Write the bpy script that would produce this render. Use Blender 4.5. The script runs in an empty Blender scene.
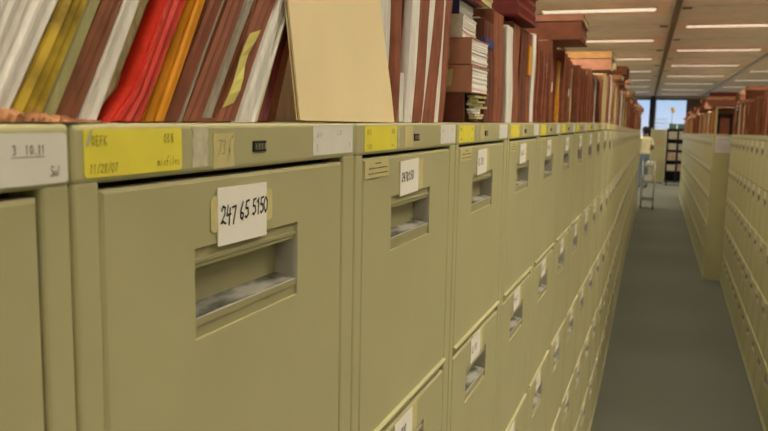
import bpy, bmesh, math, random
from mathutils import Matrix, Vector, Euler
C = bpy.context.scene.collection
PI = math.pi

# ------------------------------------------------------------------ dimensions
TAU = 0.0125            # the near run of the left row stands slightly out of level
CZ = 1.591              # camera height
D0, Y0, CT = 0.2876, 0.30865, 0.00611
W = 0.381               # cabinet width
BAND = 0.03247          # top panel height
DR = 0.31507            # drawer pitch
DEPTH = 0.66
HCF = 1.632

# ------------------------------------------------------------------ materials
def lin(c):
    c = c / 255.0
    return c / 12.92 if c <= 0.04045 else ((c + 0.055) / 1.055) ** 2.4
def rgb(r, g, b): return (lin(r), lin(g), lin(b), 1.0)
MATS = {}
def mat(name, col, rough=0.6, var=0.12, scale=18.0, stretch=(1, 1, 1), bump=0.0, bscale=60.0, spec=0.3, col2=None, metal=0.0):
    m = bpy.data.materials.new(name); m.use_nodes = True
    nt = m.node_tree; N = nt.nodes; L = nt.links
    b = N['Principled BSDF']
    b.inputs['Roughness'].default_value = rough
    b.inputs['Specular IOR Level'].default_value = spec
    b.inputs['Metallic'].default_value = metal
    tc = N.new('ShaderNodeTexCoord'); mp = N.new('ShaderNodeMapping'); mp.inputs['Scale'].default_value = stretch
    L.new(tc.outputs['Object'], mp.inputs['Vector'])
    nz = N.new('ShaderNodeTexNoise'); nz.inputs['Scale'].default_value = scale; nz.inputs['Detail'].default_value = 5
    L.new(mp.outputs['Vector'], nz.inputs['Vector'])
    rp = N.new('ShaderNodeValToRGB')
    c = rgb(*col)
    if col2 is None:
        lo = tuple(x * (1 - var) for x in c[:3]) + (1,); hi = tuple(min(1, x * (1 + var)) for x in c[:3]) + (1,)
    else:
        lo, hi = c, rgb(*col2)
    rp.color_ramp.elements[0].position = 0.34; rp.color_ramp.elements[0].color = lo
    rp.color_ramp.elements[1].position = 0.66; rp.color_ramp.elements[1].color = hi
    L.new(nz.outputs['Fac'], rp.inputs['Fac']); L.new(rp.outputs['Color'], b.inputs['Base Color'])
    if bump > 0:
        n2 = N.new('ShaderNodeTexNoise'); n2.inputs['Scale'].default_value = bscale; n2.inputs['Detail'].default_value = 4
        L.new(mp.outputs['Vector'], n2.inputs['Vector'])
        bp = N.new('ShaderNodeBump'); bp.inputs['Strength'].default_value = bump; bp.inputs['Distance'].default_value = 0.004
        L.new(n2.outputs['Fac'], bp.inputs['Height']); L.new(bp.outputs['Normal'], b.inputs['Normal'])
    MATS[name] = m
    return m
def emis(name, col, strength):
    m = bpy.data.materials.new(name); m.use_nodes = True
    b = m.node_tree.nodes['Principled BSDF']
    b.inputs['Base Color'].default_value = rgb(*col)
    b.inputs['Emission Color'].default_value = rgb(*col); b.inputs['Emission Strength'].default_value = strength
    MATS[name] = m
    return m

M_PAINT = mat('cabinet paint', (176, 171, 130), 0.42, 0.035, 9, spec=0.4, bump=0.03, bscale=900)
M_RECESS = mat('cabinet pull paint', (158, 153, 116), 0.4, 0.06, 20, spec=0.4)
M_CAVITY = mat('pull cavity lit grey', (172, 168, 158), 0.5, 0.1, 30)  # lighter than the pull: the lit look of its side walls is coloured in
M_DUST = mat('dusty pull floor', (64, 64, 56), 0.9, col2=(168, 166, 156), scale=55, stretch=(1, 0.5, 1))
M_REVEAL = mat('dark reveal', (70, 66, 46), 0.8, 0.05)  # dark fill behind the drawers, showing through the gaps
M_WHITE = mat('white label paper', (222, 219, 212), 0.7, 0.03, 40)
M_CARD = mat('white card', (236, 233, 224), 0.7, 0.02, 40)
M_YELLOW = mat('yellow label paper', (234, 220, 78), 0.6, 0.04, 40)
M_TAPE = mat('aged cream tape', (205, 193, 138), 0.5, 0.06, 60)
M_SMUDGE = mat('torn grey label', (196, 190, 165), 0.8, 0.12, 120)
M_PALETAPE = mat('clear tape', (190, 181, 130), 0.35, 0.04, 60)
M_PLATE = mat('black plate', (28, 28, 26), 0.4, 0.1)
M_PLATETXT = mat('plate lettering', (150, 146, 120), 0.5, 0.1)
M_INK = mat('black ink', (24, 24, 28), 0.7, 0.1)
M_PENCIL = mat('grey pencil', (112, 108, 98), 0.8, 0.1)
M_DARKPENCIL = mat('dark pencil', (84, 78, 34), 0.8, 0.1)
M_ORANGE = mat('orange red tag', (200, 90, 40), 0.6, 0.05)

SH = (1, 1, 0.06)       # streaks that run up the edges of sheets
P_WHITE = mat('white paper edges', (226, 222, 216), 0.85, 0.09, 160, stretch=(1, 1, 0.05), bump=0.25, bscale=220)
P_GREY = mat('grey paper edges', (190, 182, 168), 0.85, 0.12, 160, stretch=(1, 1, 0.05), bump=0.25, bscale=220)
P_CREAM = mat('cream paper edges', (205, 192, 150), 0.85, 0.12, 160, stretch=(1, 1, 0.05), bump=0.25, bscale=220)
P_PALE = mat('pale green paper edges', (180, 176, 128), 0.85, 0.14, 120, stretch=(1, 1, 0.05), bump=0.3, bscale=180)
P_OLIVE = mat('dark cream edges', (134, 124, 86), 0.85, col2=(196, 186, 142), scale=140, stretch=(1, 1, 0.05), bump=0.3)
P_BLUE = mat('pale blue paper', (160, 176, 182), 0.8, 0.06, 100, stretch=(1, 1, 0.1))
C_BROWN = mat('rust brown board', (140, 84, 62), 0.7, 0.16, 30, bump=0.3, bscale=70)
C_DARK = mat('dark brown board', (106, 60, 46), 0.7, 0.18, 30, bump=0.3, bscale=70)
C_PINK = mat('faded pink brown board', (186, 130, 106), 0.75, 0.14, 25, bump=0.35, bscale=60)
C_TAN = mat('tan board', (176, 134, 84), 0.75, 0.14, 25, bump=0.3, bscale=60)
C_DULL = mat('dull brown leatherette', (140, 88, 62), 0.7, 0.2, 40, bump=0.5, bscale=60)
C_RED = mat('red board', (190, 38, 20), 0.45, 0.14, 40, bump=0.5, bscale=70, spec=0.5)
C_WINE = mat('wine red board', (112, 34, 34), 0.5, 0.14, 30, bump=0.2)
C_AMBER = mat('amber yellow board', (226, 156, 34), 0.6, 0.1, 40, bump=0.3, bscale=70)
C_WORN = mat('worn yellow board', (120, 98, 30), 0.75, col2=(212, 180, 52), scale=26, bump=0.5, bscale=60)
C_MANILA = mat('manila card', (250, 229, 182), 0.7, 0.02, 14, bump=0.1, bscale=50)
C_BLUE = mat('blue label', (50, 66, 118), 0.6, 0.08)
C_CRUMP = mat('crumpled brown edge', (110, 66, 42), 0.75, col2=(186, 134, 92), scale=50, bump=0.5, bscale=90)
C_NOTE = mat('yellow note slip', (206, 196, 110), 0.7, 0.05, 60)
C_BLACK = mat('black steel', (20, 19, 20), 0.5, 0.1)

M_CARPET = mat('grey carpet', (99, 100, 91), 0.95, 0.42, 300, bump=0.6, bscale=600, spec=0.05)
def carpet_large(m):
    nt = m.node_tree; N = nt.nodes; L = nt.links; b = N['Principled BSDF']
    src = b.inputs['Base Color'].links[0].from_socket
    tc = N.new('ShaderNodeTexCoord'); nz = N.new('ShaderNodeTexNoise'); nz.inputs['Scale'].default_value = 0.7
    L.new(tc.outputs['Object'], nz.inputs['Vector'])
    mx = N.new('ShaderNodeMix'); mx.data_type = 'RGBA'; mx.blend_type = 'MULTIPLY'; mx.inputs[0].default_value = 1
    rp = N.new('ShaderNodeValToRGB'); rp.color_ramp.elements[0].color = (.78, .78, .78, 1); rp.color_ramp.elements[1].color = (1.2, 1.2, 1.2, 1)
    L.new(nz.outputs['Fac'], rp.inputs['Fac']); L.new(src, mx.inputs[6]); L.new(rp.outputs['Color'], mx.inputs[7]); L.new(mx.outputs[2], b.inputs['Base Color'])
carpet_large(M_CARPET)
M_CEIL = mat('ceiling tile', (236, 222, 212), 0.9, 0.05, 6)
M_TRACK = mat('ceiling track reflection tone', (168, 164, 172), 0.4, 0.04, 6)  # lavender-grey reflection along the track is put into its colour
M_CEILW = mat('warm ceiling panel', (242, 210, 192), 0.9, 0.05, 6)
M_CEIL2 = mat('ceiling beam', (120, 104, 88), 0.8, 0.05, 6)
M_CEIL3 = mat('ceiling rib', (226, 208, 196), 0.8, 0.05, 6)
M_WALL = mat('wall plaster', (190, 182, 160), 0.9, 0.04, 3)
M_FRAME = mat('dark window frame', (52, 54, 58), 0.5, 0.05)
M_CREAMFRAME = mat('cream trim', (206, 200, 160), 0.6, 0.05)
M_PARTITION = mat('cream partition', (190, 180, 138), 0.8, 0.05, 60)
M_STEEL = mat('grey steel', (170, 172, 168), 0.35, 0.05, metal=0.5)
M_DARKSTEEL = mat('dark grey shelving', (44, 44, 46), 0.5, 0.1)
M_BOX = mat('pale archive box', (170, 160, 140), 0.8, 0.15, 8)
M_BOX2 = mat('pinkish archive box', (166, 140, 124), 0.8, 0.15, 8)
M_GREENB = mat('green box', (84, 104, 84), 0.8, 0.1, 8)
M_LIGHT = emis('tube diffuser', (255, 240, 218), 0.75)
M_SHIRT = mat('cream shirt', (232, 222, 180), 0.8, 0.05, 10)
M_TROUSER = mat('grey blue trousers', (112, 124, 142), 0.8, 0.06, 10)
M_SKIN = mat('skin', (128, 84, 62), 0.6, 0.05, 10)
M_HAIR = mat('dark hair', (26, 22, 20), 0.6, 0.1, 40)
M_SHOE = mat('dark shoe', (30, 28, 28), 0.5, 0.1)
M_EYE = mat('eye', (230, 228, 222), 0.3, 0.02)
g = bpy.data.materials.new('window glass'); g.use_nodes = True
nt = g.node_tree; N = nt.nodes; N.remove(N['Principled BSDF'])
tr = N.new('ShaderNodeBsdfTransparent'); tr.inputs['Color'].default_value = (.92, .96, 1, 1)
gl = N.new('ShaderNodeBsdfGlossy'); gl.inputs['Roughness'].default_value = 0.05
fr = N.new('ShaderNodeFresnel'); fr.inputs['IOR'].default_value = 1.3
mx = N.new('ShaderNodeMixShader')
nt.links.new(fr.outputs[0], mx.inputs[0]); nt.links.new(tr.outputs[0], mx.inputs[1]); nt.links.new(gl.outputs[0], mx.inputs[2])
nt.links.new(mx.outputs[0], N['Material Output'].inputs['Surface'])
M_GLASS = g

# ------------------------------------------------------------------ mesh helper
class MB:
    def __init__(s): s.v = []; s.f = []; s.m = []; s.mats = []; s.sm = []
    def mi(s, m):
        if m not in s.mats: s.mats.append(m)
        return s.mats.index(m)
    def raw(s, vs, fs, m, smooth=False):
        o = len(s.v); s.v += [tuple(v) for v in vs]; k = s.mi(m)
        for f in fs: s.f.append(tuple(i + o for i in f)); s.m.append(k); s.sm.append(smooth)
    def box(s, x0, x1, y0, y1, z0, z1, m, bevel=0.0, seg=2, M=None):
        bm = bmesh.new(); bmesh.ops.create_cube(bm, size=1.0)
        for v in bm.verts:
            v.co = Vector(((x0 + x1) / 2 + v.co.x * (x1 - x0), (y0 + y1) / 2 + v.co.y * (y1 - y0), (z0 + z1) / 2 + v.co.z * (z1 - z0)))
        if bevel > 0:
            bmesh.ops.bevel(bm, geom=bm.edges[:], offset=bevel, segments=seg, profile=0.5, affect='EDGES')
        if M is not None:
            for v in bm.verts: v.co = M @ v.co
        bm.verts.index_update()
        s.raw([v.co[:] for v in bm.verts], [[v.index for v in f.verts] for f in bm.faces], m)
        bm.free()
    def quad(s, a, b, c, d, m): s.raw([a, b, c, d], [(0, 1, 2, 3)], m)
    def tube(s, pts, r, m, n=8):
        pts = [Vector(p) for p in pts]; vs = []; fs = []
        for i, p in enumerate(pts):
            d = (pts[min(i + 1, len(pts) - 1)] - pts[max(i - 1, 0)]).normalized()
            u = d.cross(Vector((0, 0, 1)))
            if u.length < 1e-3: u = d.cross(Vector((1, 0, 0)))
            u.normalize(); w = d.cross(u)
            rr = r[i] if isinstance(r, (list, tuple)) else r
            for k in range(n):
                a = 2 * PI * k / n; vs.append(p + u * math.cos(a) * rr + w * math.sin(a) * rr)
        for i in range(len(pts) - 1):
            for k in range(n):
                a = i * n + k; b = i * n + (k + 1) % n; fs.append((a, b, b + n, a + n))
        fs.append(tuple(range(n))[::-1]); fs.append(tuple(range((len(pts) - 1) * n, len(pts) * n)))
        s.raw(vs, fs, m, True)
    def mesh(s, name):
        me = bpy.data.meshes.new(name); me.from_pydata(s.v, [], s.f)
        for m in s.mats: me.materials.append(m)
        for p, k, q in zip(me.polygons, s.m, s.sm): p.material_index = k; p.use_smooth = q
        bm = bmesh.new(); bm.from_mesh(me); bmesh.ops.recalc_face_normals(bm, faces=bm.faces[:]); bm.to_mesh(me); bm.free()
        return me
    def build(s, name, parent=None, loc=(0, 0, 0)): return link(name, s.mesh(name), parent, loc)
def link(name, me, parent=None, loc=(0, 0, 0), rot=None):
    o = bpy.data.objects.new(name, me); C.objects.link(o); o.location = loc
    if rot is not None: o.rotation_euler = rot
    if parent is not None: o.parent = parent
    return o
def tag(o, label=None, cat=None, group=None, kind=None):
    if label: o['label'] = label
    if cat: o['category'] = cat
    if group: o['group'] = group
    if kind: o['kind'] = kind
    return o
def thing(name, label, cat, loc=(0, 0, 0), rot=(0, 0, 0), group=None):
    o = bpy.data.objects.new(name, None); C.objects.link(o); o.location = loc; o.rotation_euler = rot
    o.empty_display_size = 0.1
    return tag(o, label, cat, group)
def struct(name, mb, loc=(0, 0, 0), rot=None):
    o = link(name, mb.mesh(name), None, loc, rot); o['kind'] = 'structure'; return o

ORD = ['zeroth', 'first', 'second', 'third', 'fourth', 'fifth', 'sixth', 'seventh', 'eighth', 'ninth', 'tenth', 'eleventh', 'twelfth', 'thirteenth', 'fourteenth', 'fifteenth',
       'sixteenth', 'seventeenth', 'eighteenth', 'nineteenth', 'twentieth']
TENS = {2: 'twenty', 3: 'thirty', 4: 'forty'}
def ordinal(n):
    if n <= 20: return ORD[n]
    t, u = divmod(n, 10)
    return (TENS[t] + '-' + ORD[u]) if u else {30: 'thirtieth', 40: 'fortieth'}[n]

# ------------------------------------------------------------------ handwriting
G = {
 '0': [[(.5,1),(.15,.8),(.1,.4),(.4,0),(.8,.25),(.85,.7),(.5,1)]], '1': [[(.3,.8),(.55,1),(.45,0)]],
 '2': [[(.1,.75),(.35,1),(.75,.9),(.7,.55),(.1,.05),(.4,.15),(.9,0)]], '3': [[(.1,.9),(.5,1),(.75,.8),(.35,.55),(.75,.35),(.55,.05),(.1,.1)]],
 '4': [[(.3,1),(.1,.45),(.85,.5)],[(.7,.95),(.55,0)]], '5': [[(.85,1),(.3,.95),(.2,.55),(.65,.55),(.75,.2),(.35,0),(.1,.1)]],
 '6': [[(.6,1),(.2,.5),(.2,.1),(.6,0),(.75,.3),(.25,.4)]], '7': [[(.1,.95),(.85,1),(.4,0)]],
 '8': [[(.5,1),(.2,.8),(.7,.3),(.45,0),(.2,.25),(.8,.85),(.5,1)]], '9': [[(.8,.8),(.4,1),(.2,.7),(.75,.65),(.6,0)]],
 '/': [[(.8,1.15),(.2,-.1)]], '.': [[(.35,0),(.5,.06)]], '-': [[(.1,.5),(.8,.5)]], ',': [[(.5,.1),(.3,-.15)]],
 'm': [[(.05,0),(.1,.5),(.1,.4),(.3,.55),(.4,0),(.4,.4),(.65,.55),(.75,0)]], 'i': [[(.4,.5),(.4,0)],[(.42,.75),(.46,.8)]], 's': [[(.7,.5),(.3,.45),(.65,.2),(.2,0)]],
 'f': [[(.8,1),(.45,.9),(.35,-.1)],[(.15,.5),(.7,.5)]], 'l': [[(.4,1),(.4,0)]], 'e': [[(.2,.3),(.75,.35),(.5,.55),(.2,.25),(.7,.02)]],
 'B': [[(.2,0),(.2,1),(.7,.8),(.25,.5),(.75,.25),(.2,0)]], 'N': [[(.15,0),(.2,1),(.7,0),(.8,1)]], 'K': [[(.2,0),(.2,1)],[(.8,1),(.2,.5),(.8,0)]],
 'E': [[(.8,1),(.2,1),(.2,0),(.8,0)],[(.2,.5),(.7,.5)]], 'F': [[(.8,1),(.2,1),(.2,0)],[(.2,.5),(.7,.5)]], 'L': [[(.25,1),(.2,0),(.8,0)]], 'D': [[(.2,0),(.2,1),(.8,.6),(.7,.15),(.2,0)]],
 'O': [[(.5,1),(.1,.5),(.5,0),(.9,.5),(.5,1)]], 'H': [[(.15,0),(.15,1)],[(.85,0),(.85,1)],[(.15,.5),(.85,.5)]], 'S': [[(.8,.85),(.4,1),(.2,.7),(.75,.35),(.5,0),(.1,.1)]],
 'u': [[(.1,.5),(.2,.05),(.6,.1),(.7,.5),(.75,0)]], 'o': [[(.45,.5),(.15,.25),(.45,0),(.75,.25),(.45,.5)]], 'd': [[(.7,1),(.65,0)],[(.65,.4),(.2,.35),(.3,0),(.65,.15)]],
}
def write(mb, text, y, z, h, m, x, wd=None, adv=0.62, slant=0.0, drop=0.0, jit=0.0, seed=1):
    rr = random.Random(seed); wd = wd or h * 0.1
    for i, ch in enumerate(text):
        for pl in G.get(ch, []):
            cw = h * 0.55; yo = y + i * h * adv; zo = z - i * h * drop + rr.uniform(-jit, jit) * h
            pts = [(yo + p[0] * cw + p[1] * h * slant, zo + p[1] * h) for p in pl]
            for (a, b) in zip(pts[:-1], pts[1:]):
                dx, dz = b[0] - a[0], b[1] - a[1]; ln = math.hypot(dx, dz) or 1e-6
                nx, nz_ = -dz / ln * wd / 2, dx / ln * wd / 2; ex, ez = dx / ln * wd * .35, dz / ln * wd * .35
                mb.quad((x, a[0] + nx - ex, a[1] + nz_ - ez), (x, b[0] + nx + ex, b[1] + nz_ + ez), (x, b[0] - nx + ex, b[1] - nz_ + ez), (x, a[0] - nx - ex, a[1] - nz_ - ez), m)
def sheet(mb, y0, y1, h0, h1, m, x=0.0006, t=0.0005, r=0.0, skew=0.0, ragged=0.0, seed=0):
    """thin sheet on the front plane, optionally with rounded or ragged corners"""
    rr = random.Random(seed); pts = []
    if r > 0:
        for (cy, cz, a0) in ((y1 - r, -h0 - r, 0), (y0 + r, -h0 - r, 90), (y0 + r, -h1 + r, 180), (y1 - r, -h1 + r, 270)):
            for k in range(4):
                a = math.radians(a0 + 30 * k); pts.append((cy + r * math.cos(a), cz + r * math.sin(a)))
    elif ragged > 0:
        n = 6
        for k in range(n): pts.append((y1 + rr.uniform(-ragged, ragged), -h1 + (h1 - h0) * k / (n - 1)))
        for k in range(n): pts.append((y0 + rr.uniform(-ragged, ragged) + 0.0, -h0 - (h1 - h0) * k / (n - 1)))
    else: pts = [(y1, -h1), (y1, -h0), (y0, -h0), (y0, -h1)]
    pts = [(p[0], p[1] + skew * (p[0] - y0)) for p in pts]
    n = len(pts)
    vs = [(x, p[0], p[1]) for p in pts] + [(x - t, p[0], p[1]) for p in pts]
    fs = [tuple(range(n)), tuple(range(2 * n - 1, n - 1, -1))] + [(i, (i + 1) % n, n + (i + 1) % n, n + i) for i in range(n)]
    mb.raw(vs, fs, m)

# ------------------------------------------------------------------ cabinets
OY0, OY1, OH0, OH1 = 0.108, 0.2572, 0.0825, 0.145     # opening of the pull
DY0, DY1 = 0.0214, 0.3490
def drawer_mesh(hbot, h0=0.0425):
    mb = MB(); h1 = hbot; t = 0.012; c = 0.0024
    ys = [DY0, OY0, OY1, DY1]; hs = [h0, OH0, OH1, h1]
    # front plane with a hole, then a small chamfer all round and the returns
    inner = {}
    def V(y, h, x): return (x, y, -h)
    yy = [DY0 + c, OY0, OY1, DY1 - c]; hh = [h0 + c, OH0, OH1, h1 - c]
    for i in range(3):
        for j in range(3):
            if i == 1 and j == 1: continue
            mb.quad(V(yy[i], hh[j], 0), V(yy[i + 1], hh[j], 0), V(yy[i + 1], hh[j + 1], 0), V(yy[i], hh[j + 1], 0), M_PAINT)
    a = [(DY0 + c, h0 + c), (DY1 - c, h0 + c), (DY1 - c, h1 - c), (DY0 + c, h1 - c)]
    b = [(DY0, h0), (DY1, h0), (DY1, h1), (DY0, h1)]
    for k in range(4):
        k2 = (k + 1) % 4
        mb.quad(V(*a[k], 0), V(*a[k2], 0), V(*b[k2], -c), V(*b[k], -c), M_PAINT)
        mb.quad(V(*b[k], -c), V(*b[k2], -c), V(*b[k2], -t), V(*b[k], -t), M_PAINT)
    o = [(OY0, OH0), (OY1, OH0), (OY1, OH1), (OY0, OH1)]
    for k in range(4):
        k2 = (k + 1) % 4
        mb.quad(V(*o[k], 0), V(*o[k2], 0), V(*o[k2], -0.004), V(*o[k], -0.004), M_PAINT)
    # out-turned lip along the foot of the front
    if hbot > 0.33:
        L0 = h1 - 0.0042
        prof = [(0.0, L0), (0.0042, L0 + 0.0016), (0.0042, h1 + 0.0002), (-0.010, h1 + 0.0005)]
        vs = []; n = len(prof)
        for y in (DY0 + .001, DY1 - .001): vs += [(p[0], y, -p[1]) for p in prof]
        fs = [(i, i + 1, n + i + 1, n + i) for i in range(n - 1)] + [tuple(range(n)), tuple(range(n, 2 * n))]
        mb.raw(vs, fs, M_PAINT)
    return mb.mesh('drawer')
def handle_mesh():
    mb = MB(); xb = -0.0215
    def P(x, y, h): return (x, y, -h)
    y0, y1 = OY0, OY1
    def strip(prof, m):
        vs = []; n = len(prof)
        for y in (y0, y1): vs += [(p[0], y, -p[1]) for p in prof]
        mb.raw(vs, [(i, i + 1, n + i + 1, n + i) for i in range(n - 1)], m)
    # upper ridged trim, hood, back, dusty floor, sill, lower ridged trim
    strip([(-0.0005, OH0), (-0.003, OH0 + .001), (-0.003, OH0 + .0075), (-0.0015, OH0 + .0085), (-0.0015, OH0 + .0105), (-0.003, OH0 + .0115), (-0.003, OH0 + .0140), (-0.006, OH0 + .0145)], M_RECESS)
    strip([(-0.006, OH0 + .0145), (xb, OH0 + .0145)], M_CAVITY)
    strip([(xb, OH0 + .0145), (xb, OH1 - .0175)], M_RECESS)
    strip([(xb, OH1 - .0175), (-0.0030, OH1 - .0140)], M_DUST)
    strip([(-0.0030, OH1 - .0140), (-0.0014, OH1 - .0136)], M_CAVITY)
    strip([(-0.0014, OH1 - .0136), (-0.0014, OH1 - .0085), (-0.0026, OH1 - .0080), (-0.0026, OH1)], M_RECESS)
    for y in (y0 + .0004, y1 - .0004):
        mb.quad(P(xb, y, OH0), P(-.0006, y, OH0), P(-.0006, y, OH1), P(xb, y, OH1), M_CAVITY)
    return mb.mesh('handle')
def top_mesh():
    mb = MB(); mb.box(-DEPTH, 0.0008, 0.0006, W - .0006, -BAND, 0.0, M_PAINT, 0.0035, 3); return mb.mesh('top_panel')
def case_mesh(hc, DY1=DY1):
    mb = MB()
    mb.box(-DEPTH + .002, -0.022, 0.0012, W - .0012, -hc + .02, -BAND + .004, M_REVEAL)
    mb.box(-DEPTH, -0.018, 0.0008, 0.012, -hc, -BAND + .004, M_PAINT)
    mb.box(-DEPTH, -0.018, W - .012, W - 0.0008, -hc, -BAND + .004, M_PAINT)
    mb.box(-DEPTH - .001, -DEPTH + .01, 0.0008, W - .0008, -hc, -BAND + .004, M_PAINT)
    mb.box(-0.024, 0.0, 0.0010, DY0 - .0006, -hc, -BAND + .002, M_PAINT, 0.0030, 3)
    mb.box(-0.024, 0.0, DY1 + .0022, W - .0010, -hc, -BAND + .002, M_PAINT, 0.0030, 3)
    mb.box(-0.05, -0.012, DY0 - .001, DY1 + .003, -hc, -BAND - 5 * DR - .006 if hc > 1.62 else -hc + .012, M_PAINT)
    if hc > 1.62: mb.box(-0.02, 0.0025, 0.002, W - .002, -hc, -hc + .022, M_PAINT, 0.003)
    for k in range(1, 5):
        z = -BAND - k * DR
        mb.box(-0.03, -0.010, DY0 - .001, DY1 + .003, z - .004, z + .002, M_PAINT)
    return mb.mesh('case')

ME_DRAWER = drawer_mesh(BAND + DR - .0005); ME_DRAWER1 = drawer_mesh(BAND + DR - .0005, .0365); ME_SHORT = drawer_mesh(BAND + DR - .052)
ME_HANDLE = handle_mesh(); ME_TOP = top_mesh(); ME_CASE_FAR = case_mesh(HCF)

def card_mesh(text, seed, style=0):
    mb = MB(); rr = random.Random(seed)
    sheet(mb, .134, .2012, .0442, .0850, M_CARD, x=0.0016, t=.0008, skew=rr.uniform(-.03, .03) if style else -0.012)
    if style == 0: write(mb, text[:3], .1365, -.0705, .0125, M_INK, .0019, .0015, .54, .06, 0, .06, 2); write(mb, text[4:6], .1612, -.0688, .0125, M_INK, .0019, .0016, .56, .06, 0, .06, 3); write(mb, text[7:], .1790, -.0674, .0118, M_INK, .0019, .0014, .48, .04, 0, .06, 4)
    else: write(mb, text, .1375, -.0690, .0105, M_INK, .0019, .0014, .60, .08, -.02, .08, seed)
    return mb.mesh('label_card')
def tape_mesh(seed, wide):
    mb = MB()
    if wide: sheet(mb, .1262, .2114, .0500, .0748, M_TAPE, x=.0009, r=.004)
    else: sheet(mb, .133, .2230, .0440, .0820, M_TAPE, x=.0009, ragged=.0018, seed=seed)
    return mb.mesh('tape')
def yellow_mesh(n):
    mb = MB()
    y0, y1 = (.0078, .0936) if n == 0 else (.022, .119) if n % 2 else (.012, .104)
    sheet(mb, y0, y1, .0030, .0290, M_YELLOW, x=.0014, r=.0022)
    x = .0018; wd = .00035
    write(mb, 'OEFK', y0 + .005, -.0118, .0052, M_DARKPENCIL, x, wd); write(mb, 'OBN', y1 - .019, -.0118, .0056, M_DARKPENCIL, x, wd)
    if n == 0:
        write(mb, '11/28/07', y0 + .003, -.0268, .0050, M_DARKPENCIL, x, wd, .56, .1); write(mb, 'misfiles', y1 - .0255, -.0255, .0056, M_DARKPENCIL, x, wd, .50, .1)
        mb.quad((.0019, y0 + .0005, -.0125), (.0019, y0 + .0045, -.0030), (.0019, y0 + .0065, -.0030), (.0019, y0 + .0030, -.0118), M_SMUDGE)
    else: write(mb, '11/28', y0 + .004, -.0265, .0046, M_DARKPENCIL, x, wd, .6, .1); write(mb, 'mis', y1 - .018, -.0258, .0046, M_DARKPENCIL, x, wd, .6, .1)
    return mb.mesh('yellow_sticker')
def white_mesh(n):
    mb = MB(); x = .0018; wd = .0003
    if n == -1:
        sheet(mb, .262, .3768, .0046, .0298, M_WHITE, x=.0014, r=.0022)
        write(mb, '3', .3420, -.0150, .0046, M_PENCIL, x, .0005); write(mb, '10', .3495, -.0148, .0042, M_PENCIL, x, .00045, .7); write(mb, '.11', .3548, -.0148, .0042, M_PENCIL, x, .00045, .56)
        mb.box(x - .0001, x, .341, .3615, -.0162, -.0159, M_PENCIL); write(mb, 'Sul', .3645, -.0262, .0052, M_PENCIL, x, .00045, .42, .1)
    else:
        a = .2833 if n == 0 else .2958
        sheet(mb, a, .3707, .0025, .0280, M_WHITE, x=.0014)
        write(mb, '60-D', a + .006, -.0125, .0042, M_PENCIL, x, wd); write(mb, 'L.01', a + .050, -.0110, .0044, M_PENCIL, x, wd); write(mb, '8', a + .006, -.0245, .0060, M_PENCIL, x, wd); write(mb, 'D', a + .078, -.0225, .0045, M_PENCIL, x, wd)
    return mb.mesh('white_sticker')
def cream_mesh(n):
    mb = MB()
    if n == 0:
        sheet(mb, .1293, .1548, .0072, .0306, M_TAPE, x=.0014, ragged=.0008, seed=2, skew=.02)
        write(mb, '73', .1330, -.0215, .0100, M_PENCIL, .0018, .0005, .55, .12); write(mb, '/', .1445, -.0250, .0130, M_PENCIL, .0018, .0004); write(mb, '4', .1470, -.0225, .0060, M_PENCIL, .0018, .0004); write(mb, 'o', .1510, -.0105, .005, M_PENCIL, .0018, .0004)
    else:
        sheet(mb, .1465, .176, .0034, .0285, M_TAPE, x=.0014, ragged=.002, seed=n)
    return mb.mesh('cream_tape')
def smudge_mesh():
    mb = MB(); sheet(mb, .1067, .1233, .0024, .0285, M_SMUDGE, x=.0012, ragged=.0022, seed=7); return mb.mesh('torn_label')
def sliver_mesh():
    mb = MB(); sheet(mb, .123, .129, .004, .027, M_SMUDGE, x=.0012, ragged=.0004, seed=7); return mb.mesh('torn_label')
def plate_mesh():
    mb = MB()
    mb.box(0, .0022, .1815, .2005, -.0213, -.0130, M_PLATE, .0006)
    mb.box(.0021, .0026, .1840, .1992, -.0194, -.0150, M_PLATETXT)
    write(mb, 'HON', .1850, -.0190, .0037, M_PLATE, .0028, .0009, 1.25)
    return mb.mesh('brand_plate')
def note_mesh():
    mb = MB(); sheet(mb, .0240, .0950, .0380, .0572, M_TAPE, x=.0012)
    rr = random.Random(5)
    for (h, a, b) in ((.0415, .052, .066), (.0465, .034, .086), (.0520, .032, .088)):
        y = a
        while y < b:
            w_ = rr.uniform(.002, .006); mb.quad((.0016, y, -h), (.0016, y + w_, -h), (.0016, y + w_, -h - .0014), (.0016, y, -h - .0014), M_PENCIL); y += w_ + .0012
    return mb.mesh('typed_note')
ME_PLATE = plate_mesh(); ME_NOTE = note_mesh(); ME_SLIVER = sliver_mesh()
ME_TAPE_W = tape_mesh(1, True); ME_TAPE_R = [tape_mesh(k, False) for k in (11, 12, 13)]
ME_YEL = {0: yellow_mesh(0), 1: yellow_mesh(1), 2: yellow_mesh(2)}; ME_WHITE = {-1: white_mesh(-1), 0: white_mesh(0), 1: white_mesh(1)}
ME_CREAM = {0: cream_mesh(0), 1: cream_mesh(1), 2: cream_mesh(2)}; ME_SMUDGE = smudge_mesh()
ME_CARD0 = card_mesh('247 65 5150', 1)
CARDT = ['247B150', '10,200', '65.513', '90-15.2', '62.4-13', '48.700', '33-61.5', '52 19.8']
ME_CARD = [card_mesh(t, 20 + i, 1) for i, t in enumerate(CARDT)]
ME_BARE = None

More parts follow.
